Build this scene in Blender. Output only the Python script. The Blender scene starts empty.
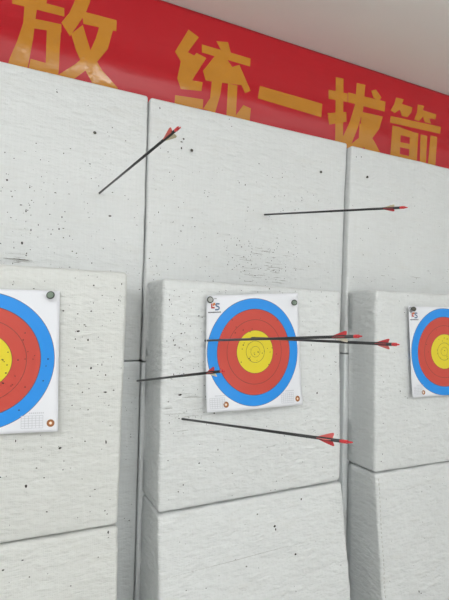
import bpy, bmesh, math, random
from mathutils import Vector, Matrix, noise

S = bpy.context.scene
COL = S.collection
R = math.radians
rnd = random.Random(11)

# ------------------------------------------------------------------ camera
F = 455.0
CAM = Vector((0.0, -1.94, 1.42))
ROT = Matrix.Rotation(R(-25), 3, 'Z') @ Matrix.Rotation(R(92.4), 3, 'X') @ Matrix.Rotation(R(1.5), 3, 'Z')
cd = bpy.data.cameras.new('camera')
cd.sensor_fit = 'VERTICAL'; cd.sensor_height = 24.0; cd.lens = F / 600.0 * 24.0
cd.clip_start = 0.02
cam = bpy.data.objects.new('camera', cd); COL.objects.link(cam)
cam.matrix_world = Matrix.Translation(CAM) @ ROT.to_4x4()
S.camera = cam


def ray(px, py):
    return ROT @ Vector(((px - 224.5) / F, -(py - 300.0) / F, -1.0))


def at(px, py, y):
    """the point of the plane Y = y that the photograph shows at (px, py)"""
    r = ray(px, py)
    return CAM + r * ((y - CAM.y) / r.y)


def at_x(px, py, x):
    r = ray(px, py)
    return CAM + r * ((x - CAM.x) / r.x)


def proj(p):
    v = ROT.transposed() @ (Vector(p) - CAM)
    return (224.5 + F * v.x / -v.z, 300 - F * v.y / -v.z)


# --------------------------------------------------------------- materials
def lin(c):
    return tuple(((v / 255) / 12.92 if v / 255 <= .04045 else ((v / 255 + .055) / 1.055) ** 2.4) for v in c) + (1,)


class NT:
    def __init__(s, name):
        s.m = bpy.data.materials.new(name); s.m.use_nodes = True
        s.t = s.m.node_tree; s.b = s.t.nodes['Principled BSDF']

    def n(s, kind, **k):
        o = s.t.nodes.new(kind)
        for a, b in k.items(): setattr(o, a, b)
        return o

    def l(s, a, b): s.t.links.new(a, b)

    def val(s, x, sock):
        if isinstance(x, (int, float)): sock.default_value = x
        else: s.l(x, sock)

    def math(s, op, a, b=0.0, clamp=False):
        o = s.n('ShaderNodeMath', operation=op); o.use_clamp = clamp
        s.val(a, o.inputs[0]); s.val(b, o.inputs[1])
        return o.outputs[0]

    def mix(s, fac, a, b):
        o = s.n('ShaderNodeMix', data_type='RGBA')
        s.val(fac, o.inputs[0])
        for x, i in ((a, 6), (b, 7)):
            if isinstance(x, tuple): o.inputs[i].default_value = x
            else: s.l(x, o.inputs[i])
        return o.outputs[2]

    def noise(s, vec, scale, detail=3, rough=.55):
        o = s.n('ShaderNodeTexNoise'); o.inputs['Scale'].default_value = scale
        o.inputs['Detail'].default_value = detail; o.inputs['Roughness'].default_value = rough
        if vec is not None: s.l(vec, o.inputs['Vector'])
        return o.outputs['Fac']

    def mapped(s, vec, scale):
        o = s.n('ShaderNodeMapping'); o.inputs['Scale'].default_value = scale
        s.l(vec, o.inputs['Vector']); return o.outputs[0]

    def bump(s, h, strength, dist, nrm=None):
        o = s.n('ShaderNodeBump'); o.inputs['Strength'].default_value = strength
        o.inputs['Distance'].default_value = dist
        s.l(h, o.inputs['Height'])
        if nrm is not None: s.l(nrm, o.inputs['Normal'])
        return o.outputs[0]


def plain(name, rgb, rough=.5, metal=0.0, var=.06, scale=30, spec=.5):
    k = NT(name)
    g = k.n('ShaderNodeNewGeometry')
    f = k.noise(g.outputs['Position'], scale)
    c = lin(rgb)
    d = tuple(v * (1 - var * 2) for v in c[:3]) + (1,)
    k.l(k.mix(f, d, c), k.b.inputs['Base Color'])
    k.b.inputs['Roughness'].default_value = rough
    k.b.inputs['Metallic'].default_value = metal
    k.b.inputs['Specular IOR Level'].default_value = spec
    return k.m


def sheeting(name, rgb, dirt=(188, 184, 168), crinkle=1.0):
    """white woven plastic sheeting: fine weave, horizontal crinkles, faint grime"""
    k = NT(name)
    g = k.n('ShaderNodeNewGeometry'); P = g.outputs['Position']
    big = k.noise(P, 3.0, 4, .6)
    st = k.noise(k.mapped(P, (3, 3, 10)), 2.2, 5, .65)
    stain = k.math('MULTIPLY', k.math('SUBTRACT', st, .55), 2.2, True)
    base = k.mix(big, tuple(v * .94 for v in lin(rgb)[:3]) + (1,), lin(rgb))
    c = k.mix(k.math('MULTIPLY', stain, .3), base, lin(dirt))
    # threads of the weave
    w = k.n('ShaderNodeTexWave', wave_type='BANDS', bands_direction='Z'); w.inputs['Scale'].default_value = 52
    w.inputs['Distortion'].default_value = 1.2; w.inputs['Detail'].default_value = 1; k.l(P, w.inputs['Vector'])
    wx = k.n('ShaderNodeTexWave', wave_type='BANDS', bands_direction='X'); wx.inputs['Scale'].default_value = 52
    wx.inputs['Distortion'].default_value = 1.2; wx.inputs['Detail'].default_value = 1; k.l(P, wx.inputs['Vector'])
    weave = k.math('MULTIPLY', k.math('ADD', w.outputs['Fac'], wx.outputs['Fac']), .5)
    thread = k.noise(k.mapped(P, (14, 14, 1)), 12, 2)
    thread2 = k.noise(k.mapped(P, (1, 1, 14)), 12, 2)
    tf = k.math('MULTIPLY', k.math('SUBTRACT', k.math('ADD', thread, thread2), 1.0), .5)
    c2 = k.n('ShaderNodeHueSaturation'); k.l(c, c2.inputs['Color'])
    k.l(k.math('ADD', 1.0, k.math('MULTIPLY', tf, .2)), c2.inputs['Value'])
    k.l(c2.outputs[0], k.b.inputs['Base Color'])
    cr = k.noise(k.mapped(P, (13, 13, 30)), 1.6, 4, .6)
    cr2 = k.noise(k.mapped(P, (15, 15, 36)), 1.5, 2, .5)
    n1 = k.bump(weave, .22, .0012)
    n2 = k.bump(cr, .36 * crinkle, .007, n1)
    n3 = k.bump(cr2, .40 * crinkle, .007, n2)
    k.l(n3, k.b.inputs['Normal'])
    k.b.inputs['Roughness'].default_value = .34
    k.b.inputs['Specular IOR Level'].default_value = .55
    return k.m


M = {}
M['sheet'] = sheeting('white_woven_sheeting', (216, 219, 219), crinkle=1.6)
M['sheet2'] = sheeting('creamy_woven_sheeting', (213, 215, 212), crinkle=2.0)
M['sheet3'] = sheeting('bluish_woven_sheeting', (228, 232, 233), crinkle=1.2)
M['wrinkled'] = sheeting('wrinkled_woven_sheeting', (217, 220, 220), crinkle=2.4)
M['hole'] = plain('puncture_dark', (66, 62, 58), .9, var=.3)
M['scuff'] = plain('scuff_grey', (132, 129, 120), .9, var=.2)
M['thread'] = plain('seam_thread', (192, 192, 186), .8)
M['carbon'] = plain('carbon_shaft', (44, 46, 48), .35, var=.1)
M['red_vane'] = plain('red_vane', (206, 52, 58), .45)
M['pink_vane'] = plain('pink_vane', (222, 104, 100), .45)
M['coral_vane'] = plain('coral_vane', (214, 88, 74), .45)
M['white_vane'] = plain('white_vane', (232, 226, 208), .5)
M['beige_vane'] = plain('beige_vane', (204, 196, 160), .5)
M['red_nock'] = plain('red_nock', (222, 58, 64), .3)
M['pinhead'] = plain('pin_plastic', (128, 146, 130), .15, var=.2)
M['clear'] = plain('pin_clear_plastic', (188, 192, 188), .15, var=.25, scale=180)
M['pinrim'] = plain('pin_rim', (52, 58, 50), .3, var=.2)
M['steel'] = plain('nail_steel', (96, 94, 86), .35, .8, var=.25, scale=200)
M['ink_grey'] = plain('ink_grey', (120, 122, 124), .7)
M['ink_pale'] = plain('ink_pale', (206, 208, 214), .7)
M['ink_red'] = plain('ink_red', (196, 62, 50), .7)
M['ink_orange'] = plain('ink_orange', (226, 132, 62), .7)
M['ink_blue'] = plain('ink_blue', (92, 116, 150), .7)
M['ink_brown'] = plain('ink_brown', (158, 104, 62), .7)
M['ink_white'] = plain('ink_white', (240, 236, 224), .7)
M['ink_black'] = plain('ink_black', (58, 58, 60), .7)
M['ceiling'] = plain('ceiling_paint', (233, 232, 228), .9, var=.015, scale=2)
M['wall'] = plain('wall_paint', (240, 240, 238), .9, var=.02, scale=3)
M['skirt'] = plain('skirting_paint', (200, 198, 192), .6)


def floor_material():
    k = NT('floor_tiles')
    g = k.n('ShaderNodeNewGeometry')
    b = k.n('ShaderNodeTexBrick'); k.l(g.outputs['Position'], b.inputs['Vector'])
    b.offset = 0; b.inputs['Scale'].default_value = 1.0
    b.inputs['Brick Width'].default_value = .6; b.inputs['Row Height'].default_value = .6
    b.inputs['Mortar Size'].default_value = .003
    b.inputs['Color1'].default_value = lin((224, 222, 218)); b.inputs['Color2'].default_value = lin((219, 217, 213))
    b.inputs['Mortar'].default_value = lin((140, 136, 130))
    k.l(b.outputs['Color'], k.b.inputs['Base Color']); k.b.inputs['Roughness'].default_value = .35
    return k.m


def banner_material():
    k = NT('red_banner_cloth')
    g = k.n('ShaderNodeNewGeometry'); P = g.outputs['Position']
    f = k.noise(P, 2.5, 3)
    k.l(k.mix(f, lin((178, 20, 32)), lin((194, 26, 40))), k.b.inputs['Base Color'])
    k.l(k.bump(k.noise(k.mapped(P, (3, 3, 9)), 1.5, 3), .25, .01), k.b.inputs['Normal'])
    k.b.inputs['Roughness'].default_value = .38
    return k.m


def letter_material():
    k = NT('orange_tape')
    g = k.n('ShaderNodeNewGeometry'); P = g.outputs['Position']
    f = k.noise(P, 5, 3)
    k.l(k.mix(f, lin((192, 128, 40)), lin((204, 142, 50))), k.b.inputs['Base Color'])
    k.l(k.bump(k.noise(k.mapped(P, (6, 6, 10)), 1.5, 3), .35, .012), k.b.inputs['Normal'])
    k.b.inputs['Roughness'].default_value = .2
    return k.m


def face_material():
    """ring colours by distance from the centre (UV carries metres from the centre)"""
    k = NT('target_face_print')
    uv = k.n('ShaderNodeUVMap'); uv.uv_map = 'face'
    ln = k.n('ShaderNodeVectorMath', operation='LENGTH'); k.l(uv.outputs[0], ln.inputs[0])
    r = ln.outputs['Value']
    white = lin((228, 230, 236))
    ring = None
    col = white
    for rad, c in ((.20, (20, 140, 228)), (.16, (196, 68, 54)), (.08, (222, 204, 36))):
        inside = k.math('LESS_THAN', r, rad)
        col = k.mix(inside, col, lin(c))
    for rad, wd in ((.02, .0007), (.04, .0009), (.08, .0009), (.12, .0009), (.16, .0012), (.20, .0009)):
        line = k.math('LESS_THAN', k.math('ABSOLUTE', k.math('SUBTRACT', r, rad)), wd)
        col = k.mix(k.math('MULTIPLY', line, .75), col, lin((70, 52, 44)))
    k.l(col, k.b.inputs['Base Color'])
    f = k.noise(uv.outputs[0], 14, 3)
    k.l(k.bump(f, .25, .004), k.b.inputs['Normal'])
    k.b.inputs['Roughness'].default_value = .45
    return k.m


M['floor'] = floor_material(); M['banner'] = banner_material(); M['letter'] = letter_material(); M['face'] = face_material()

# ------------------------------------------------------------------ helpers


def tag(o, label=None, cat=None, group=None, kind=None):
    if label: o['label'] = label
    if cat: o['category'] = cat
    if group: o['group'] = group
    if kind: o['kind'] = kind
    return o


def link(name, me, mat, parent=None, loc=None):
    o = bpy.data.objects.new(name, me); COL.objects.link(o)
    if mat is not None and not me.materials: me.materials.append(mat)
    if loc is not None: o.location = loc
    if parent is not None:
        o.parent = parent
    return o


def mesh(name, verts, faces, smooth=False):
    me = bpy.data.meshes.new(name); me.from_pydata([tuple(v) for v in verts], [], faces)
    me.validate(); me.update()
    if smooth: me.polygons.foreach_set('use_smooth', [True] * len(me.polygons))
    return me


def box_mesh(name, a, b):
    x0, y0, z0 = a; x1, y1, z1 = b
    v = [(x0, y0, z0), (x1, y0, z0), (x1, y1, z0), (x0, y1, z0), (x0, y0, z1), (x1, y0, z1), (x1, y1, z1), (x0, y1, z1)]
    f = [(0, 3, 2, 1), (4, 5, 6, 7), (0, 1, 5, 4), (1, 2, 6, 5), (2, 3, 7, 6), (3, 0, 4, 7)]
    return mesh(name, v, f)


class Geo:
    def __init__(s): s.v = []; s.f = []; s.mi = []

    def add(s, vs, fs, m=0):
        o = len(s.v); s.v += [Vector(p) for p in vs]
        for f in fs: s.f.append(tuple(i + o for i in f)); s.mi.append(m)

    def build(s, name, mats, parent=None, origin=None, smooth=False):
        org = Vector(origin) if origin is not None else Vector((0, 0, 0))
        me = mesh(name, [p - org for p in s.v], s.f, smooth)
        for m in (mats if isinstance(mats, list) else [mats]): me.materials.append(m)
        if len(s.mi) == len(me.polygons): me.polygons.foreach_set('material_index', s.mi)
        o = bpy.data.objects.new(name, me); COL.objects.link(o)
        if parent is not None: o.parent = parent
        else: o.location = org
        return o


def tube(geo, pts, radii, n=10, m=0, caps=True):
    """swept tube through pts"""
    d = (pts[-1] - pts[0]).normalized()
    a = d.orthogonal().normalized(); b = d.cross(a)
    vs, fs = [], []
    for p, r in zip(pts, radii):
        for i in range(n):
            t = 2 * math.pi * i / n
            vs.append(p + a * (r * math.cos(t)) + b * (r * math.sin(t)))
    for j in range(len(pts) - 1):
        for i in range(n):
            k = (i + 1) % n
            fs.append((j * n + i, j * n + k, (j + 1) * n + k, (j + 1) * n + i))
    if caps:
        fs.append(tuple(range(n))[::-1]); fs.append(tuple(range((len(pts) - 1) * n, len(pts) * n)))
    geo.add(vs, fs, m)


# ------------------------------------------------------------------- the room
X0, X1, Y0, ZC = -2.6, 4.6, -5.2, 2.845


def structure(name, a, b, mat):
    o = link(name, box_mesh(name, a, b), mat)
    return tag(o, kind='structure')


structure('wall_back', (X0, 0.0, 0), (X1, .12, ZC), M['wall'])
structure('wall_left', (X0 - .12, Y0, 0), (X0, .12, ZC), M['wall'])
structure('wall_right', (X1, Y0, 0), (X1 + .12, .12, ZC), M['wall'])
structure('wall_front', (X0 - .12, Y0 - .12, 0), (X1 + .12, Y0, ZC), M['wall'])
structure('floor', (X0 - .12, Y0 - .12, -.1), (X1 + .12, .12, 0), M['floor'])
structure('ceiling', (X0 - .12, Y0 - .12, ZC), (X1 + .12, .12, ZC + .1), M['ceiling'])

# ------------------------------------------------------- foam buttresses, blocks


class Block:
    """a soft box: four front corners TL TR BR BL in space, straight back to y = back"""

    def __init__(s, TL, TR, BR, BL, back, r=.025, seed=0, amp=.004, wav=.0, cell=.022):
        s.c = [Vector(p) for p in (TL, TR, BR, BL)]
        s.back = back; s.r = r; s.seed = seed; s.amp = amp; s.wav = wav
        s.w = (s.c[1] - s.c[0]).length; s.h = (s.c[0] - s.c[3]).length
        s.d = back - sum(p.y for p in s.c) / 4
        s.cell = cell

    def tri(s, u, v, w):
        """unit cube -> space; u right, v up, w from front to back"""
        TL, TR, BR, BL = s.c
        f = BL * (1 - u) * (1 - v) + BR * u * (1 - v) + TR * u * v + TL * (1 - u) * v
        b = Vector((f.x, s.back, f.z))
        return f.lerp(b, w)

    def disp(s, p, n=None):
        if n is not None:
            k = max(0, -n.y) ** 2 + .45 * abs(n.x)
            return s.disp(p) * min(1, k) if k > .01 else 0
        q = Vector((p.x * 5 + s.seed * 7.3, p.y * 5, p.z * 6))
        q2 = Vector((p.x * 9 + s.seed * 3.1, p.y * 9, p.z * 26))
        d = noise.noise(q) * s.amp + noise.noise(q2) * s.amp * .35
        if s.wav:
            q3 = Vector((p.x * 4 + p.z * 5, p.y * 4, p.z * 13 - p.x * 4 + s.seed))
            d += (1 - abs(noise.noise(q3)) * 2) * s.wav
        return d

    def surf(s, u, v, lift=.0):
        """a point on the front face"""
        p = s.tri(u, v, 0)
        n = (s.c[1] - s.c[3]).cross(s.c[0] - s.c[2]).normalized()
        if n.y > 0: n = -n
        return p + n * (s.disp(p) + lift)

    def uv_at_pixel(s, px, py):
        """where the front face is met by the sight line through a pixel"""
        n = (s.c[1] - s.c[3]).cross(s.c[0] - s.c[2]).normalized()
        c = sum(s.c, Vector()) / 4
        r = ray(px, py); p = CAM + r * ((c - CAM).dot(n) / r.dot(n))
        e = .5; u = v = .5
        for _ in range(12):
            q = s.tri(u, v, 0)
            u += (p - q).x / s.w; v += (p - q).z / s.h
        return u, v

    def build(s, name, mat):
        hx, hy, hz = s.w / 2, s.h / 2, s.d / 2
        r = s.r

        def coords(h):
            n = max(2, int((2 * h - 2 * r) / s.cell))
            e = [-h, -h + r * .25, -h + r * .6]
            mid = [-h + r + (2 * h - 2 * r) * i / n for i in range(n + 1)]
            return e + mid + [-t for t in e[::-1]]
        cx, cy, cz = coords(hx), coords(hy), coords(hz)[:-4] + [hz]
        idx = {}; pts = []; faces = []

        def vid(x, y, z):
            key = (round(x, 6), round(y, 6), round(z, 6))
            if key not in idx:
                q = Vector((max(-hx + r, min(hx - r, x)), max(-hy + r, min(hy - r, y)), max(-hz + r, z)))
                d = Vector((x, y, z)) - q
                p = q + (d.normalized() * r if d.length > 1e-9 else d)
                idx[key] = len(pts); pts.append(s.tri(p.x / s.w + .5, p.y / s.h + .5, p.z / s.d + .5))
            return idx[key]

        def face(A, B, fn, flip):
            for i in range(len(A) - 1):
                for j in range(len(B) - 1):
                    q = [vid(*fn(A[i], B[j])), vid(*fn(A[i + 1], B[j])), vid(*fn(A[i + 1], B[j + 1])), vid(*fn(A[i], B[j + 1]))]
                    faces.append(q[::-1] if flip else q)
        face(cx, cy, lambda a, b: (a, b, -hz), False)
        face(cx, cy, lambda a, b: (a, b, hz), True)
        face(cx, cz, lambda a, b: (a, hy, b), False)
        face(cx, cz, lambda a, b: (a, -hy, b), True)
        face(cy, cz, lambda a, b: (-hx, a, b), False)
        face(cy, cz, lambda a, b: (hx, a, b), True)
        tmp = mesh(name, pts, faces)
        bm = bmesh.new(); bm.from_mesh(tmp); bmesh.ops.recalc_face_normals(bm, faces=bm.faces); bm.normal_update()
        mv = [(v, v.co + v.normal * s.disp(v.co, v.normal)) for v in bm.verts]
        for v, q in mv:
            if q.z < .001: q.z = max(q.z, .0)
            v.co = q
        base = Vector((sum(p.x for p in s.c) / 4, (s.c[3].y + s.back) / 2, min(v.co.z for v in bm.verts)))
        for v in bm.verts: v.co -= base
        bm.to_mesh(tmp); bm.free()
        tmp.polygons.foreach_set('use_smooth', [True] * len(tmp.polygons))
        tmp.materials.append(mat)
        s.o = bpy.data.objects.new(name, tmp); COL.objects.link(s.o); s.o.location = base
        s.base = base
        return s.o

    def marks(s, spots, lines=(), name='puncture_marks'):
        """small arrow holes (u, v, radius) and fine scuffs on the front face"""
        g = Geo()
        for (u, v, rad) in spots:
            if not (.012 < u < .988 and .012 < v < .988): continue
            n = 7; asp = rnd.uniform(.6, 1.5); ph = rnd.random() * 6
            vs = []
            for i in range(n):
                t = 2 * math.pi * i / n; k = rad * 1.0 * rnd.uniform(.7, 1.2)
                vs.append(s.surf(u + k * math.cos(t + ph) * asp / s.w, v + k * math.sin(t + ph) / asp / s.h, .0011))
            g.add(vs, [tuple(range(n))], 0)
        for (u, v, ln, wd, slope) in lines:
            top, bot = [], []
            n = 6
            for i in range(n + 1):
                t = i / n; k = wd * math.sin(math.pi * (.08 + .84 * t)) * rnd.uniform(.5, 1.2)
                uu = u + (t - .5) * ln / s.w; vv = v + (slope * (t - .5) * ln + rnd.uniform(-.0006, .0006)) / s.h
                top.append(s.surf(uu, vv + k / s.h, .0011)); bot.append(s.surf(uu, vv - k / s.h, .0011))
            g.add(top + bot, [(i, i + n + 1, i + n + 2, i + 1) for i in range(n)], 1)
        return tag(g.build(name, [M['hole'], M['scuff']], s.o, s.base), kind='stuff')

    def stitches(s, pts, step=.016):
        """hand stitching: short thread dashes along a line of points in space"""
        g = Geo()
        for a, b in zip(pts[:-1], pts[1:]):
            L = (b - a).length; n = max(1, int(L / step))
            for i in range(n):
                p = a.lerp(b, (i + .2) / n); q = a.lerp(b, (i + .75) / n)
                j = Vector((rnd.uniform(-.0015, .0015), 0, rnd.uniform(-.001, .001)))
                tube(g, [p + j, q - j], [.0013, .0013], 6)
        return g.build('stitched_seam', M['thread'], s.o, s.base)


YS = {'l': -.222, 'm': -.234, 'r': -.262}       # fronts of the three backing columns
YB = -.44                                       # fronts of the target blocks
G = .003


def rect(x0, x1, z0, z1, y):
    return Vector((x0, y, z1)), Vector((x1, y, z1)), Vector((x1, y, z0)), Vector((x0, y, z0))


def sx(px, py, col): return at(px, py, YS[col]).x


def sz(px, py, col): return at(px, py, YS[col]).z


up = .008
seam = {  # column seams: left column | middle column | right column
    'lm_top': sx(149.6, 108, 'm'), 'lm_mid': sx(142.0, 362, 'm'), 'lm_foot': sx(135.6, 596, 'm'),
    'mr_top': sx(347.6, 150, 'm'), 'mr_mid': sx(340.2, 354, 'm')}
mid = {'l': sz(141.5, 361, 'l'), 'm': sz(141.5, 362, 'm'), 'r': sz(341, 354, 'r')}
top = {'l': sz(100, 86, 'l') + up, 'm': sz(240, 119.5, 'm') + up, 'r': sz(400, 158, 'r') + up}
LEFT, RIGHT, BACK, q = -.50, 2.33, -.045, .0013


def quad(xl, xr, xbr, xbl, z1, z0, y):
    return Vector((xl, y, z1)), Vector((xr, y, z1)), Vector((xbr, y, z0)), Vector((xbl, y, z0))


upper = {
    'l': Block(*quad(LEFT, seam['lm_top'] - q, seam['lm_mid'] - q, LEFT, top['l'], mid['l'] + q, YS['l']), BACK, .011, 1),
    'm': Block(*quad(seam['lm_top'] + q, seam['mr_top'] - q, seam['mr_mid'] - q, seam['lm_mid'] + q, top['m'], mid['m'] + q, YS['m']), BACK, .011, 2),
    'r': Block(*quad(seam['mr_top'] + q, RIGHT, RIGHT, seam['mr_mid'] + q, top['r'], mid['r'] + q, YS['r']), BACK, .011, 3)}
lower = {
    'l': Block(*quad(LEFT, seam['lm_mid'] - q, seam['lm_foot'] - q, LEFT, mid['l'] - q, 0, YS['l']), BACK, .006, 4, .003),
    'm': Block(*quad(seam['lm_mid'] + q, seam['mr_mid'] - q, seam['mr_mid'] - q, seam['lm_foot'] + q, mid['m'] - q, 0, YS['m']), BACK, .006, 5, .003),
    'r': Block(*quad(seam['mr_mid'] + q, RIGHT, RIGHT, seam['mr_mid'] + q, mid['r'] - q, 0, YS['r']), BACK, .006, 6, .003)}
front = {}
front['l'] = Block(at(128.5, 273, YB) - Vector((.775, 0, 0)), at(128.5, 272, YB), at(118.2, 525.3, YB), at(118.2, 525.3, YB) - Vector((.765, 0, 0)), YS['l'] - .006, .015, 7, .005)
front['m'] = Block(at(163.5, 278, YB), at(341.5, 291, YB), at(341, 481, YB), at(158.0, 514.5, YB), YS['m'] - .006, .015, 8, .005)
tlr, blr = at(376, 289.5, YB), at(375, 473.5, YB)
front['r'] = Block(tlr, tlr + Vector((.775, 0, 0)), blr + Vector((.775, 0, 0)), blr, YS['r'] - .006, .015, 9, .005)


def slanted(top_l, top_r, foot, back, seed, wav):
    """lower block: its front leans out towards the foot"""
    k = (foot - top_l if abs(foot.x - top_l.x) < abs(foot.x - top_r.x) else foot - top_r)
    dy = k.y / k.z
    bl = Vector((top_l.x, top_l.y - dy * top_l.z, 0)); br = Vector((top_r.x, top_r.y - dy * top_r.z, 0))
    return Block(top_l, top_r, br, bl, back, .012, seed, .005, wav)


c = front['m'].c
dz = Vector((0, 0, -.004))
footm = at_x(350.3, 587, c[2].x); footl = at_x(117.2, 598, front['l'].c[2].x); footr = at_x(380.3, 560, front['r'].c[3].x)
base = {
    'm': slanted(c[3] + dz, c[2] + dz, footm, YS['m'] - .010, 11, .004),
    'l': slanted(front['l'].c[3] + dz, front['l'].c[2] + dz, footl, YS['l'] - .010, 10, .006),
    'r': slanted(front['r'].c[3] + dz, front['r'].c[2] + dz, footr, YS['r'] - .010, 12, .004)}

gb, gf, gl = 'white foam buttresses backing the range', 'white foam blocks carrying target faces', 'white foam blocks under the target blocks'
tag(upper['l'].build('foam_buttress', M['sheet']), 'upper white sheeted foam buttress with one arrow slanting steeply out of it', 'foam buttress', gb)
tag(upper['m'].build('foam_buttress', M['sheet']), 'upper white sheeted foam buttress with scuffed patch above the whole target face', 'foam buttress', gb)
tag(upper['r'].build('foam_buttress', M['sheet']), 'upper white sheeted foam buttress below the banner end, no arrow stuck in it', 'foam buttress', gb)
tag(lower['l'].build('foam_buttress', M['sheet3']), 'bluish white foam buttress standing in the gap beside the big cropped target block', 'foam buttress', gb)
tag(lower['m'].build('foam_buttress', M['sheet3']), 'white foam buttress standing mostly hidden behind the middle target block', 'foam buttress', gb)
tag(lower['r'].build('foam_buttress', M['sheet3']), 'white foam buttress standing mostly hidden behind the small rightmost target block', 'foam buttress', gb)
tag(front['l'].build('foam_block', M['sheet2']), 'off-white foam block carrying the largest, half-cropped target face', 'foam block', gf)
tag(front['m'].build('foam_block', M['wrinkled']), 'white foam block carrying the one whole target face and three arrows', 'foam block', gf)
tag(front['r'].build('foam_block', M['wrinkled']), 'white stitched foam block carrying the smallest, rightmost target face', 'foam block', gf)
tag(base['l'].build('foam_block', M['sheet2']), 'white creased foam block on the floor under the half-cropped target block', 'foam block', gl)
tag(base['m'].build('foam_block', M['wrinkled']), 'white foam block leaning outward under the block with the whole target face', 'foam block', gl)
tag(base['r'].build('foam_block', M['wrinkled']), 'white foam block with stitched edge under the rightmost target block', 'foam block', gl)


# holes: (pixel region, how many, size range); clusters where the photograph shows them
def scatter(blk, x0, x1, y0, y1, n, r=(.0012, .0026), gauss=False):
    out = []
    for _ in range(n):
        if gauss:
            px = rnd.gauss((x0 + x1) / 2, (x1 - x0) / 4); py = rnd.gauss((y0 + y1) / 2, (y1 - y0) / 4)
        else:
            px = rnd.uniform(x0, x1); py = rnd.uniform(y0, y1)
        u, v = blk.uv_at_pixel(px, py)
        out.append((u, v, r[0] + (r[1] - r[0]) * rnd.random() ** 2))
    return out


def fixed(blk, L):
    return [(*blk.uv_at_pixel(x, y), r) for x, y, r in L]


def scuffs(blk, x0, x1, y0, y1, n, ln=(.01, .08), w=.00075):
    out = []
    for _ in range(n):
        px = rnd.gauss((x0 + x1) / 2, (x1 - x0) / 4); py = rnd.gauss((y0 + y1) / 2, (y1 - y0) / 4)
        u, v = blk.uv_at_pixel(px, py)
        out.append((u, v, rnd.uniform(*ln), w * rnd.uniform(.5, 1.3), rnd.uniform(-.04, .04)))
    return out


b = upper['l']
b.marks(scatter(b, 0, 140, 150, 290, 110, (.001, .0026)) + scatter(b, 0, 60, 170, 275, 45) + scatter(b, 0, 140, 75, 150, 10) +
        fixed(b, [(7, 180, .0035), (26, 211, .0035), (21, 205, .003), (22, 243, .004), (57, 92, .003), (62, 217, .003), (110, 216, .004), (59, 229, .003), (19, 274, .0035), (31, 230, .003)]),
        scuffs(b, 0, 40, 252, 270, 14))
b = upper['m']
b.marks(scatter(b, 150, 340, 170, 290, 170, (.001, .0026)) + scatter(b, 145, 175, 220, 285, 25) + scatter(b, 225, 295, 225, 285, 95, (.0012, .0026), True) + scatter(b, 155, 335, 110, 170, 12) +
        fixed(b, [(183.5, 139, .0042), (181.5, 142, .0035), (181.5, 148.3, .0042), (160, 108, .0035), (168, 152, .0025), (245, 185, .003)]),
        scuffs(b, 230, 300, 245, 288, 42))
b = upper['r']
b.marks(scatter(b, 352, 449, 190, 290, 50, (.001, .0024)) + fixed(b, [(356, 157, .003), (361, 157, .003)]), scuffs(b, 350, 440, 265, 292, 6))
b = lower['l']
b.marks(scatter(b, 124, 140, 370, 560, 16))
b = front['l']
b.marks(scatter(b, 62, 126, 285, 430, 55, (.0012, .0028)) + scatter(b, 0, 120, 435, 530, 26) + scatter(b, 0, 126, 275, 290, 10) +
        fixed(b, [(78, 331, .004), (91, 368, .0038), (105, 392, .0042), (60, 448, .004), (26, 486, .0042), (88, 340, .003), (106, 442, .004)]))
b = front['m']
b.marks(scatter(b, 165, 206, 290, 420, 75, (.0012, .0026)) + scatter(b, 302, 341, 295, 440, 45) + scatter(b, 165, 340, 415, 500, 45) + scatter(b, 210, 335, 283, 293, 24) +
        fixed(b, [(180, 395, .0048), (199, 463, .003), (199, 316, .003), (317, 393, .004), (214, 413, .003), (175, 345, .003)]),
        scuffs(b, 165, 205, 392, 425, 8))
b = front['r']
b.marks(scatter(b, 378, 410, 295, 400, 20) + scatter(b, 378, 449, 400, 465, 16) + fixed(b, [(400, 391, .003)]))
b = base['l']
b.marks(scatter(b, 0, 117, 535, 600, 10) + fixed(b, [(108, 532, .004), (3, 570, .003)]))
b = base['m']
b.marks(scatter(b, 165, 345, 490, 600, 24) + fixed(b, [(274, 526, .0052), (275, 529, .004), (295, 554, .0042), (257, 514, .003), (301, 499, .0035)]), [(.35, .75, .6, .0004, .02)])
b = base['r']
b.marks(scatter(b, 385, 449, 475, 600, 14) + fixed(b, [(418, 591, .004), (420, 593, .003)]))


def edge(blk, u0, v0, u1, v1, n=14, lift=.001, y=0):
    return [blk.surf(u0 + (u1 - u0) * i / n, v0 + (v1 - v0) * i / n, lift) for i in range(n + 1)]


base['r'].stitches(edge(base['r'], .018, .98, .02, .03))

# ------------------------------------------------------------------- banner


def banner_y(x, z):
    """the sheet hangs on the wall and bellies out a little above its foot, tucked behind the buttresses"""
    a = .013 + .022 * max(0, .35 + noise.noise(Vector((x * 2.6 + 4, 1, 0))))
    return -.006 - a * math.exp(-((z - 2.485) / .065) ** 2) - .0015 * (1 + noise.noise(Vector((x * 3, 0, z * 4))))


g = Geo()
zb, zt = 2.30, ZC - .004
nx, nz = 160, 34
vs = []
for j in range(nz + 1):
    for i in range(nx + 1):
        x = -1.1 + 4.6 * i / nx; z = zb + (zt - zb) * j / nz
        vs.append(Vector((x, banner_y(x, z), z)))
fs = [(j * (nx + 1) + i, j * (nx + 1) + i + 1, (j + 1) * (nx + 1) + i + 1, (j + 1) * (nx + 1) + i) for j in range(nz) for i in range(nx)]
g.add(vs, fs)
banner = g.build('banner', M['banner'], None, (1.2, -.05, zb), True)
sm = banner.modifiers.new('thick', 'SOLIDIFY'); sm.thickness = .001; sm.offset = 0
tag(banner, 'long red wall banner with large orange Chinese characters along the ceiling', 'banner')


def on_banner(px, py, lift):
    p = at(px, py, -.01)
    for _ in range(10):
        p = at(px, py, banner_y(p.x, p.z) - lift)
    return p


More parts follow.
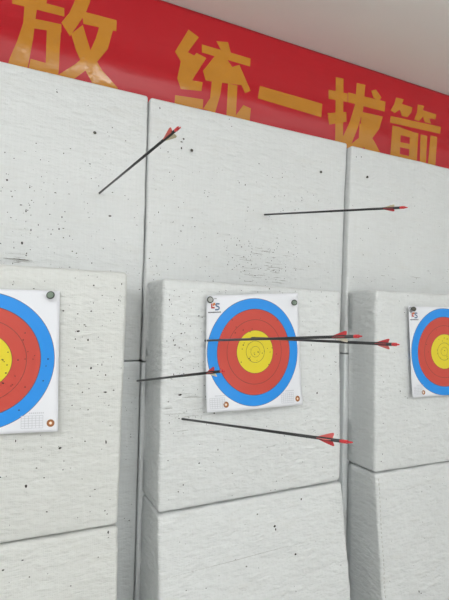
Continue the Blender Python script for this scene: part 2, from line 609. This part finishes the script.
def character(polys, x0, y0, sc):
    """cut-out tape strokes stuck on the banner"""
    g = Geo()
    for k, poly in enumerate(polys):
        bm = bmesh.new()
        bm.faces.new([bm.verts.new((x0 + a / sc, y0 + b / sc, 0)) for a, b in poly])
        bmesh.ops.triangulate(bm, faces=bm.faces)
        for _ in range(4):
            long = [e for e in bm.edges if e.calc_length() > 6]
            if not long: break
            bmesh.ops.subdivide_edges(bm, edges=long, cuts=1)
            bmesh.ops.triangulate(bm, faces=bm.faces)
        bm.normal_update(); bm.verts.index_update()
        V = [on_banner(v.co.x, v.co.y, .0012 + .00003 * k) for v in bm.verts]
        F_ = []
        for f in bm.faces:
            q = [v.index for v in f.verts]
            n = (V[q[1]] - V[q[0]]).cross(V[q[2]] - V[q[0]])
            F_.append(tuple(q if n.y < 0 else q[::-1]))
        g.add([v for v in V], F_); bm.free()
    o = g.build('banner_character', M['letter'], banner, banner.location, True)
    return o


character([
    [(42, -20), (222, 28), (222, 57), (42, 12)],
    [(85, 14), (128, 26), (122, 70), (115, 130), (104, 190), (92, 250), (22, 240), (34, 200), (60, 140), (80, 80)],
    [(118, 64), (212, 84), (212, 112), (116, 98)],
    [(162, 90), (212, 84), (206, 170), (204, 230), (200, 275), (150, 262), (158, 215)],
    [(106, 203), (160, 218), (155, 262), (98, 236)],
    [(120, -40), (166, -30), (160, 14), (122, 4)],
    [(270, -40), (318, -36), (312, 4), (300, 35), (283, 65), (242, 125), (212, 78), (240, 44), (258, 4)],
    [(283, 38), (403, 70), (402, 108), (288, 82)],
    [(342, 94), (390, 105), (372, 170), (334, 215), (292, 246), (240, 285), (196, 262), (262, 220), (310, 180), (332, 130)],
    [(246, 117), (286, 86), (312, 172), (352, 242), (408, 305), (380, 320), (326, 300), (285, 225), (262, 172)],
], 0, 0, 3.454)
character([
    [(112, 45), (160, 82), (108, 152), (138, 168), (150, 155), (195, 180), (128, 285), (178, 294), (172, 336), (75, 326), (58, 275), (128, 203), (75, 195), (47, 150)],
    [(48, 355), (181, 375), (178, 420), (44, 410)],
    [(243, 100), (298, 105), (312, 158), (268, 148)],
    [(174, 115), (405, 182), (402, 220), (174, 153)],
    [(240, 165), (288, 178), (240, 246), (340, 268), (318, 222), (352, 212), (405, 335), (378, 345), (362, 308), (215, 290), (192, 285), (180, 240)],
    [(222, 286), (270, 292), (262, 350), (236, 440), (180, 420), (213, 370)],
    [(298, 300), (342, 310), (334, 470), (290, 460)],
    [(334, 452), (362, 455), (370, 402), (406, 418), (398, 500), (334, 500)],
], 165, 20, 4.726)
character([[(70, 172), (195, 208), (193, 235), (66, 197)]], 225, 0, 2.004)
character([
    [(55, 25), (82, 30), (80, 262), (53, 250)],
    [(30, 68), (96, 82), (96, 112), (30, 100)],
    [(26, 150), (92, 146), (92, 180), (32, 190)],
    [(98, 78), (228, 110), (225, 145), (98, 112)],
    [(128, 45), (158, 52), (150, 140), (132, 200), (100, 280), (74, 245), (104, 180), (122, 120)],
    [(178, 72), (195, 68), (214, 96), (205, 108), (186, 96)],
    [(146, 146), (219, 162), (206, 205), (175, 247), (135, 285), (102, 262), (150, 225), (172, 190), (142, 180)],
    [(138, 185), (158, 200), (190, 250), (212, 292), (165, 290), (135, 235)],
], 320, 70, 3.48)
character([
    [(265, 96), (292, 102), (285, 118), (322, 130), (318, 148), (300, 142), (304, 164), (285, 160), (278, 138), (260, 150), (246, 140), (258, 120)],
    [(340, 120), (363, 125), (358, 140), (405, 155), (402, 172), (380, 168), (386, 186), (365, 182), (358, 162), (345, 178), (328, 172), (338, 148)],
    [(246, 160), (421, 198), (418, 222), (244, 183)],
    [(252, 193), (282, 200), (276, 320), (244, 310)],
    [(314, 214), (342, 220), (336, 335), (308, 325)],
    [(278, 200), (320, 214), (320, 236), (278, 226)],
    [(276, 250), (314, 258), (314, 276), (276, 268)],
    [(276, 292), (312, 300), (312, 318), (274, 310)],
    [(350, 224), (373, 230), (368, 335), (347, 330)],
    [(385, 228), (408, 233), (400, 350), (374, 340)],
], 320, 70, 3.48)

# -------------------------------------------------------------- target faces


class Face:
    def __init__(s, TL, TR, BR, BL, centre, blk, label, curl=.018, seed=0, bulge=0.0, su=1.02, sv=1.0):
        s.c = [Vector(p) for p in (TL, TR, BR, BL)]; s.ctr = centre; s.curl = curl; s.seed = seed; s.bulge = bulge; s.blk = blk
        if isinstance(centre, tuple): s.o = None; centre = s.p(*s.uvpx(*centre))
        s.ctr = centre
        n = 36; vs = []; uv = []
        for j in range(n + 1):
            for i in range(n + 1):
                vs.append(s.p(i / n, j / n)); uv.append(((vs[-1].x - centre.x) * su, (vs[-1].z - centre.z) * sv))
        fs = [(j * (n + 1) + i, j * (n + 1) + i + 1, (j + 1) * (n + 1) + i + 1, (j + 1) * (n + 1) + i) for j in range(n) for i in range(n)]
        g = Geo(); g.add(vs, fs)
        s.base = Vector((centre.x, s.p(.5, 0).y, s.p(.5, 0).z))
        o = g.build('paper_target', M['face'], None, s.base, True)
        lay = o.data.uv_layers.new(name='face')
        for lp in o.data.loops: lay.data[lp.index].uv = uv[lp.vertex_index]
        m = o.modifiers.new('thick', 'SOLIDIFY'); m.thickness = .0006; m.offset = 0
        tag(o, label, 'target face', 'paper target faces')
        s.o = o

    def p(s, u, v, lift=0):
        TL, TR, BR, BL = s.c
        q = BL * (1 - u) * (1 - v) + BR * u * (1 - v) + TR * u * v + TL * (1 - u) * v
        out = s.curl * max(0, 1 - v * 2.2) ** 2 * (.75 + .5 * math.sin(u * 5 + s.seed))
        out += s.bulge * (1 - (2 * u - 1) ** 2)
        out += .003 * (1 + noise.noise(Vector((u * 3 + s.seed, v * 3, 0)))) + .006 * abs(2 * u - 1) ** 3
        return Vector((q.x, q.y - out - lift, q.z))

    def uvpx(s, px, py):
        t = at(px, py, s.c[0].y); u = v = .5
        for _ in range(14):
            q = s.p(u, v); t = at(px, py, q.y)
            u += (t.x - q.x) / .42; v += (t.z - q.z) / .42
        return u, v

    def poly(s, g, pts, m=0, lift=.0012):
        g.add([s.p(u, v, lift) for u, v in pts], [tuple(range(len(pts)))], m)

    def line(s, g, u0, v0, u1, v1, w, m=0, lift=.0012):
        d = Vector((u1 - u0, v1 - v0)); n = Vector((-d.y, d.x)).normalized() * w / 2
        k = 6; A = []; B = []
        for i in range(k + 1):
            a = Vector((u0, v0)) + d * (i / k)
            A.append(s.p(a.x + n.x, a.y + n.y, lift)); B.append(s.p(a.x - n.x, a.y - n.y, lift))
        g.add(A + B, [(i, i + 1, i + k + 2, i + k + 1) for i in range(k)], m)

    def ringpoly(s, g, u, v, r0, r1, m, lift=.0012, n=20, a0=0, a1=2 * math.pi):
        A = []; B = []
        for i in range(n + 1):
            t = a0 + (a1 - a0) * i / n
            A.append(s.p(u + r0 * math.cos(t), v + r0 * math.sin(t), lift)); B.append(s.p(u + r1 * math.cos(t), v + r1 * math.sin(t), lift))
        g.add(A + B, [(i, i + 1, i + n + 2, i + n + 1) for i in range(n)], m)

    def logo(s):
        """printed club mark: grey ring, red stepped letter, blue S, small caption"""
        g = Geo()
        u, v = .038, .962
        s.ringpoly(g, u - .005, v + .003, .024, .031, 0)
        s.line(g, u - .02, v - .018, u + .004, v + .022, .007, 3)
        s.line(g, u + .002, v + .022, u + .006, v - .02, .006, 3)
        s.line(g, u + .034, v + .01, u + .06, v + .01, .006, 0)
        # red letter
        s.poly(g, [(u + .006, v - .03), (u + .018, v - .03), (u + .018, v - .062), (u + .04, v - .062), (u + .04, v - .074), (u + .006, v - .074)], 1)
        s.poly(g, [(u + .022, v - .03), (u + .044, v - .024), (u + .048, v - .04), (u + .03, v - .052), (u + .022, v - .05)], 2, .0016)
        # blue S
        S_ = [(.088, -.036), (.056, -.034), (.05, -.046), (.062, -.056), (.08, -.062), (.086, -.074), (.074, -.086), (.044, -.086)]
        for a, b in zip(S_[:-1], S_[1:]): s.line(g, u + a[0], v + a[1], u + b[0], v + b[1], .013, 4, .0016)
        for i in range(11):
            a = u - .022 + i * .0115
            s.line(g, a, v - .108, a + .0085, v - .108, .010, 3)
        return g.build('printed_logo', [M['ink_grey'], M['ink_red'], M['ink_orange'], M['ink_black'], M['ink_blue']], s.o, s.base)

    def score_table(s, u0, u1, v0, v1, head):
        g = Geo()
        for i in range(7): s.line(g, u0 + (u1 - u0) * i / 6, v0, u0 + (u1 - u0) * i / 6, v1, .0035)
        for j in range(6): s.line(g, u0, v0 + (v1 - v0) * j / 5, u1, v0 + (v1 - v0) * j / 5, .0035)
        for i in range(8):
            a = u0 + (u1 - u0) * (.35 + .09 * i)
            s.line(g, a, v1 + .018, a + (u1 - u0) * .06, v1 + .018, .009)
        return g.build('score_table', M['ink_pale'], s.o, s.base)

    def emblem(s, px, py):
        g = Geo(); u, v = s.uvpx(px, py)
        s.ringpoly(g, u, v, .012, .026, 0); s.ringpoly(g, u, v, .009, .012, 1); s.ringpoly(g, u, v, .0001, .009, 2)
        return g.build('printed_emblem', [M['ink_brown'], M['ink_orange'], M['ink_white']], s.o, s.base)

    def holes(s, L, n, sp):
        g = Geo()
        spots = [(*s.uvpx(x, y), r) for x, y, r in L]
        for _ in range(n):
            u0, v0 = s.uc
            spots.append((u0 + rnd.gauss(0, sp), v0 + rnd.gauss(0, sp), rnd.uniform(.0028, .0062)))
        for (u, v, r) in spots:
            if .02 < u < .98 and .02 < v < .98:
                k = 7; ph = rnd.random()
                s.poly(g, [(u + r * rnd.uniform(.6, 1.2) * math.cos(ph + 2 * math.pi * i / k), v + r * rnd.uniform(.6, 1.2) * math.sin(ph + 2 * math.pi * i / k)) for i in range(k)], 0, .0014)
        return tag(g.build('arrow_holes', M['hole'], s.o, s.base), kind='stuff')


FY = YB - .006


def fp(px, py, more=0.0):
    return at(px, py, FY - .011 - more) + Vector((0, .011, 0))


fm = Face(fp(206.8, 295.8), fp(298, 293), fp(302, 404.5, .01), fp(205.6, 412, .006), (255.4, 351.7), front['m'],
          'square paper target face pinned whole on the middle foam block', .012, 1, .015, 1.06, 1.02)
TR, BR = fp(60, 291), fp(57.6, 430.5, .006)
fl = Face(TR - Vector((.43, 0, .004)), TR, BR, BR - Vector((.425, 0, -.002)), (-18, 361), front['l'],
          'largest paper target face, cropped by the picture edge, no arrow crossing it', .012, 2.3)
TL, BL = fp(408.8, 306.4), fp(412.5, 398, .004)
fr = Face(TL, TL + Vector((.425, 0, .01)), BL + Vector((.42, 0, 0)), BL, (444.3, 351.5), front['r'],
          'smallest paper target face, pinned on the block beneath the banner end', .010, 4, 0, .92)
for f_ in (fm, fl, fr):
    f_.uc = (.5, .5)
    f_.logo()
    f_.score_table(.03, .17, .03, .115, 1)
    f_.score_table(.76, .9, .03, .115, 1)
fm.uc = fm.uvpx(255.6, 352); fl.uc = fl.uvpx(-17.5, 361); fr.uc = fr.uvpx(446, 351.5)
fm.emblem(226, 404.6); fm.emblem(297.4, 398.6)
fl.emblem(50.5, 423); fl.emblem(-80, 431)
fr.emblem(423.3, 392.4)
fm.holes([(262, 353, .006), (258, 352, .007), (254, 353, .005), (264, 351, .005), (250, 357, .005), (243, 345, .007), (242, 349, .006), (244, 343, .005), (249, 358.5, .006), (241, 362, .006),
          (232, 320, .007), (236, 327, .005), (243, 330, .006), (235, 333, .006), (252, 329, .005), (276, 354, .005), (223, 371, .007), (232, 340, .005), (277, 320, .005), (270, 352, .005)], 14, .11)
fl.holes([(3, 360, .006), (7, 365, .005), (6, 373, .006), (3, 383, .007), (18, 360, .006), (25, 333, .006), (48, 359, .006), (46, 366, .005), (25, 387, .006), (33, 359, .004), (19, 410, .006), (15, 376, .005), (11, 386, .004), (25, 359, .005), (8, 352, .005)], 24, .2)
fr.holes([(447, 339, .006), (442, 341, .005), (437, 350, .005), (444, 338, .006), (440, 358, .005), (428, 352, .005), (436, 330, .004)], 12, .12)


# target pins with see-through heads
def pin(blk_y, px, py, r, label, tilt=.2, dark=False, head='pinhead'):
    p = at(px, py, blk_y)
    root = bpy.data.objects.new('target_pin', None); COL.objects.link(root); root.location = p
    n = Vector((rnd.uniform(-.25, .25) + tilt, -1, .25)).normalized()
    g = Geo(); tube(g, [Vector((0, .002, 0)), n * .010], [.0032, .0036], 10); g.build('shank', M['pinrim'], root)
    g = Geo(); c0 = n * .010
    a = n.orthogonal().normalized(); b = n.cross(a)
    N, K = 24, 8
    vs = []; fs = []
    for i in range(N):
        t = 2 * math.pi * i / N; d = a * math.cos(t) + b * math.sin(t)
        for j in range(K):
            s_ = 2 * math.pi * j / K
            vs.append(c0 + d * (r + .0022 * math.cos(s_)) + n * (.0022 * math.sin(s_)))
    for i in range(N):
        for j in range(K):
            fs.append((i * K + j, ((i + 1) % N) * K + j, ((i + 1) % N) * K + (j + 1) % K, i * K + (j + 1) % K))
    g.add(vs, fs); g.build('rim', M['pinrim'], root, None, True)
    g = Geo(); tube(g, [c0 - n * .0005, c0 + n * .0015, c0 + n * .003], [r, r, r * .55], 20); g.build('pin_head', M['steel'] if dark else M[head], root)
    tag(root, label, 'pin', 'pins holding the target faces')


FP = FY - .012
pin(FP, 51.5, 296, .0105, 'round grey-green pin in the top corner of the half-cropped target face', -.4)
pin(FP, 210, 300.5, .0095, 'round pin beside the printed logo on the whole target face', -.2, False, 'clear')
pin(FP, 294.3, 303.2, .0095, 'round dark-rimmed pin in the corner of the whole target face away from its logo', -.4)
pin(FP, 413, 309.5, .0085, 'dark round pin on the logo corner of the smallest target face', -.3, True)


def nail(blk, px, py, r, label):
    u, v = blk.uv_at_pixel(px, py); p = blk.surf(u, v)
    root = bpy.data.objects.new('nail', None); COL.objects.link(root); root.location = p
    g = Geo(); tube(g, [Vector((0, .001, 0)), Vector((.0006, -.006, .0005))], [r * .45, r * .45], 10); g.build('shank', M['pinrim'], root)
    g = Geo(); tube(g, [Vector((.0006, -.005, .0005)), Vector((.0006, -.0065, .0005)), Vector((.0008, -.008, .001)), Vector((.001, -.009, .0012))], [r * .9, r, r * .8, r * .35], 14)
    g.build('nail_head', M['steel'], root, None, True)
    tag(root, label, 'nail', 'nails in the upper buttresses')


nail(upper['l'], 94.3, 133.5, .0062, 'dark nail head in the upper buttress with the steeply slanting arrow')
nail(upper['m'], 191.2, 150.8, .0065, 'dark nail head beside four small holes and the slanting arrow\'s tail')
nail(upper['m'], 320.4, 172.3, .0062, 'dark nail head above the level arrow, just before the seam between buttresses')
nail(upper['r'], 366.4, 177.4, .0062, 'dark nail head on the upper buttress beyond the seam, near the level arrow\'s tail')


# ------------------------------------------------------------------- arrows
def arrow(tip, tail_px, L, marks, vanes, label, nock_mat='red_nock', vane_h=.0115, roll_up=None):
    """tip = point on the foam; the tail lies on the sight line of tail_px at arrow length L (nearer solution)"""
    r = ray(*tail_px).normalized(); d = tip - CAM
    b = r.dot(d); disc = b * b - (d.dot(d) - L * L)
    s = b - math.sqrt(max(disc, 0))
    end = CAM + r * s
    ax = (end - tip).normalized(); L = (end - tip).length
    t0 = proj(tip); t1 = proj(end)
    dirp = Vector((t1[0] - t0[0], t1[1] - t0[1])); 

    def frac(px):     # distance along the arrow that projects to px (measured along x)
        lo, hi = 0, L
        for _ in range(40):
            m = (lo + hi) / 2
            if (proj(tip + ax * m)[0] - px) * (1 if dirp.x > 0 else -1) < 0: lo = m
            else: hi = m
        return lo
    v0, v1, n0 = [frac(p) for p in marks]
    root = bpy.data.objects.new('arrow', None); COL.objects.link(root); root.location = tip
    g = Geo(); tube(g, [ax * .0, ax * (n0 + .001)], [.0037, .0037], 14); g.build('shaft', M['carbon'], root, None, True)
    # nock: a bulb with a slot between two ears
    up = (Vector((0, 0, 1)) - ax * ax.z).normalized(); side = ax.cross(up).normalized()
    g = Geo(); q = L - n0
    tube(g, [ax * n0, ax * (n0 + q * .15), ax * (n0 + q * .5), ax * (n0 + q * .62)], [.0033, .0042, .0038, .0040], 12)
    for sg in (1, -1):
        tube(g, [ax * (n0 + q * .58) + side * .0021 * sg, ax * (n0 + q * .85) + side * .0028 * sg, ax * L + side * .0025 * sg], [.0019, .0018, .0011], 8)
    g.build('nock', M[nock_mat], root, None, True)
    for ang, mat, lab in vanes:
        out = up * math.cos(R(ang)) + side * math.sin(R(ang)); w = ax.cross(out).normalized() * .0005
        prof = [(0, 0), (.15, .16), (.35, .4), (.6, .7), (.8, .92), (.92, 1.0), (.98, .95), (1.0, .7), (1.0, 0)]
        pts = [ax * (v0 + (v1 - v0) * a) + out * (.0028 + vane_h * h) for a, h in prof]
        n = len(pts); g = Geo()
        g.add([p + w for p in pts] + [p - w for p in pts], [tuple(range(n)), tuple(range(2 * n - 1, n - 1, -1))] + [(i, i + n, (i + 1) % n + n, (i + 1) % n) for i in range(n)])
        o = g.build('vane', M[mat], root)
        if lab: o['label'] = lab
    tag(root, label, 'arrow', 'arrows stuck in the foam')
    return root


def on(blk, px, py):
    u, v = blk.uv_at_pixel(px, py); return blk.surf(u, v, -.002)


arrow(on(upper['l'], 99.5, 193), (179.5, 127), .75, (163.5, 173, 175.2),
      [(30, 'coral_vane', 'coral red vane'), (105, 'coral_vane', 'coral red vane'), (235, 'beige_vane', 'beige vane')],
      'black arrow with coral vanes slanting steeply up across the buttress seam', 'red_nock', .0105)
arrow(on(upper['m'], 264.5, 214.6), (407, 207.3), .75, (383, 394, 400),
      [(0, 'beige_vane', 'beige vane'), (205, 'red_vane', None), (100, 'red_vane', None)],
      'thin black arrow flying level from the upper buttress above the whole target', 'red_nock', .0075)
arrow(on(front['m'], 205.3, 340.6), (361.3, 336.2), .75, (332, 346, 354),
      [(-15, 'red_vane', None), (205, 'white_vane', 'white vane'), (95, 'red_vane', None)],
      'black arrow crossing the whole target face from its edge, red vane over white vane', 'red_nock', .0105)
uB, vB = fm.uvpx(252, 337.8)
arrow(fm.p(uB, vB, -.001), (398.5, 344.6), .75, (375, 387.5, 392.3),
      [(-30, 'red_vane', None), (210, 'pink_vane', 'pink vane'), (90, 'red_vane', None)],
      'black arrow stuck in the yellow rings, its tail reaching beside the rightmost target', 'red_nock', .0105)
arrow(on(lower['l'], 137.5, 381), (224, 371), .75, (207, 214.3, 220.8),
      [(0, 'red_vane', None), (215, 'white_vane', 'white vane'), (100, 'red_vane', None)],
      'black arrow from the gap between blocks, its red vane over the blue ring', 'red_nock', .0105)
arrow(on(front['m'], 182.3, 419), (352, 442.6), .75, (316.5, 332, 340),
      [(-35, 'pink_vane', 'pink vane'), (205, 'red_vane', None), (85, 'pink_vane', 'pink vane')],
      'black arrow below the whole target face, pointing out low with red vanes', 'red_nock', .0135)

# ------------------------------------------------------------------ lighting


def lamp(name, loc, radius, power, col=(.97, .99, 1.0)):
    l = bpy.data.lights.new(name, 'POINT'); l.shadow_soft_size = radius
    l.energy = power; l.color = col
    o = bpy.data.objects.new(name, l); COL.objects.link(o); o.location = loc
    return o


# bare hanging lamps, shining all round
for x, y, p in ((3.0, -3.2, 32), (-1.1, -2.9, 70), (.8, -3.5, 38), (1.5, -4.6, 38)):
    lamp('ceiling_lamp', (x, y, ZC - .36), .22, p)
w = bpy.data.worlds.new('world'); S.world = w; w.use_nodes = True
w.node_tree.nodes['Background'].inputs[0].default_value = (.8, .85, .9, 1)
w.node_tree.nodes['Background'].inputs[1].default_value = .3

S.view_settings.view_transform = 'Standard'
S.view_settings.look = 'None'
S.view_settings.gamma = 1
S.view_settings.exposure = -0.26
S.view_settings.use_curve_mapping = False
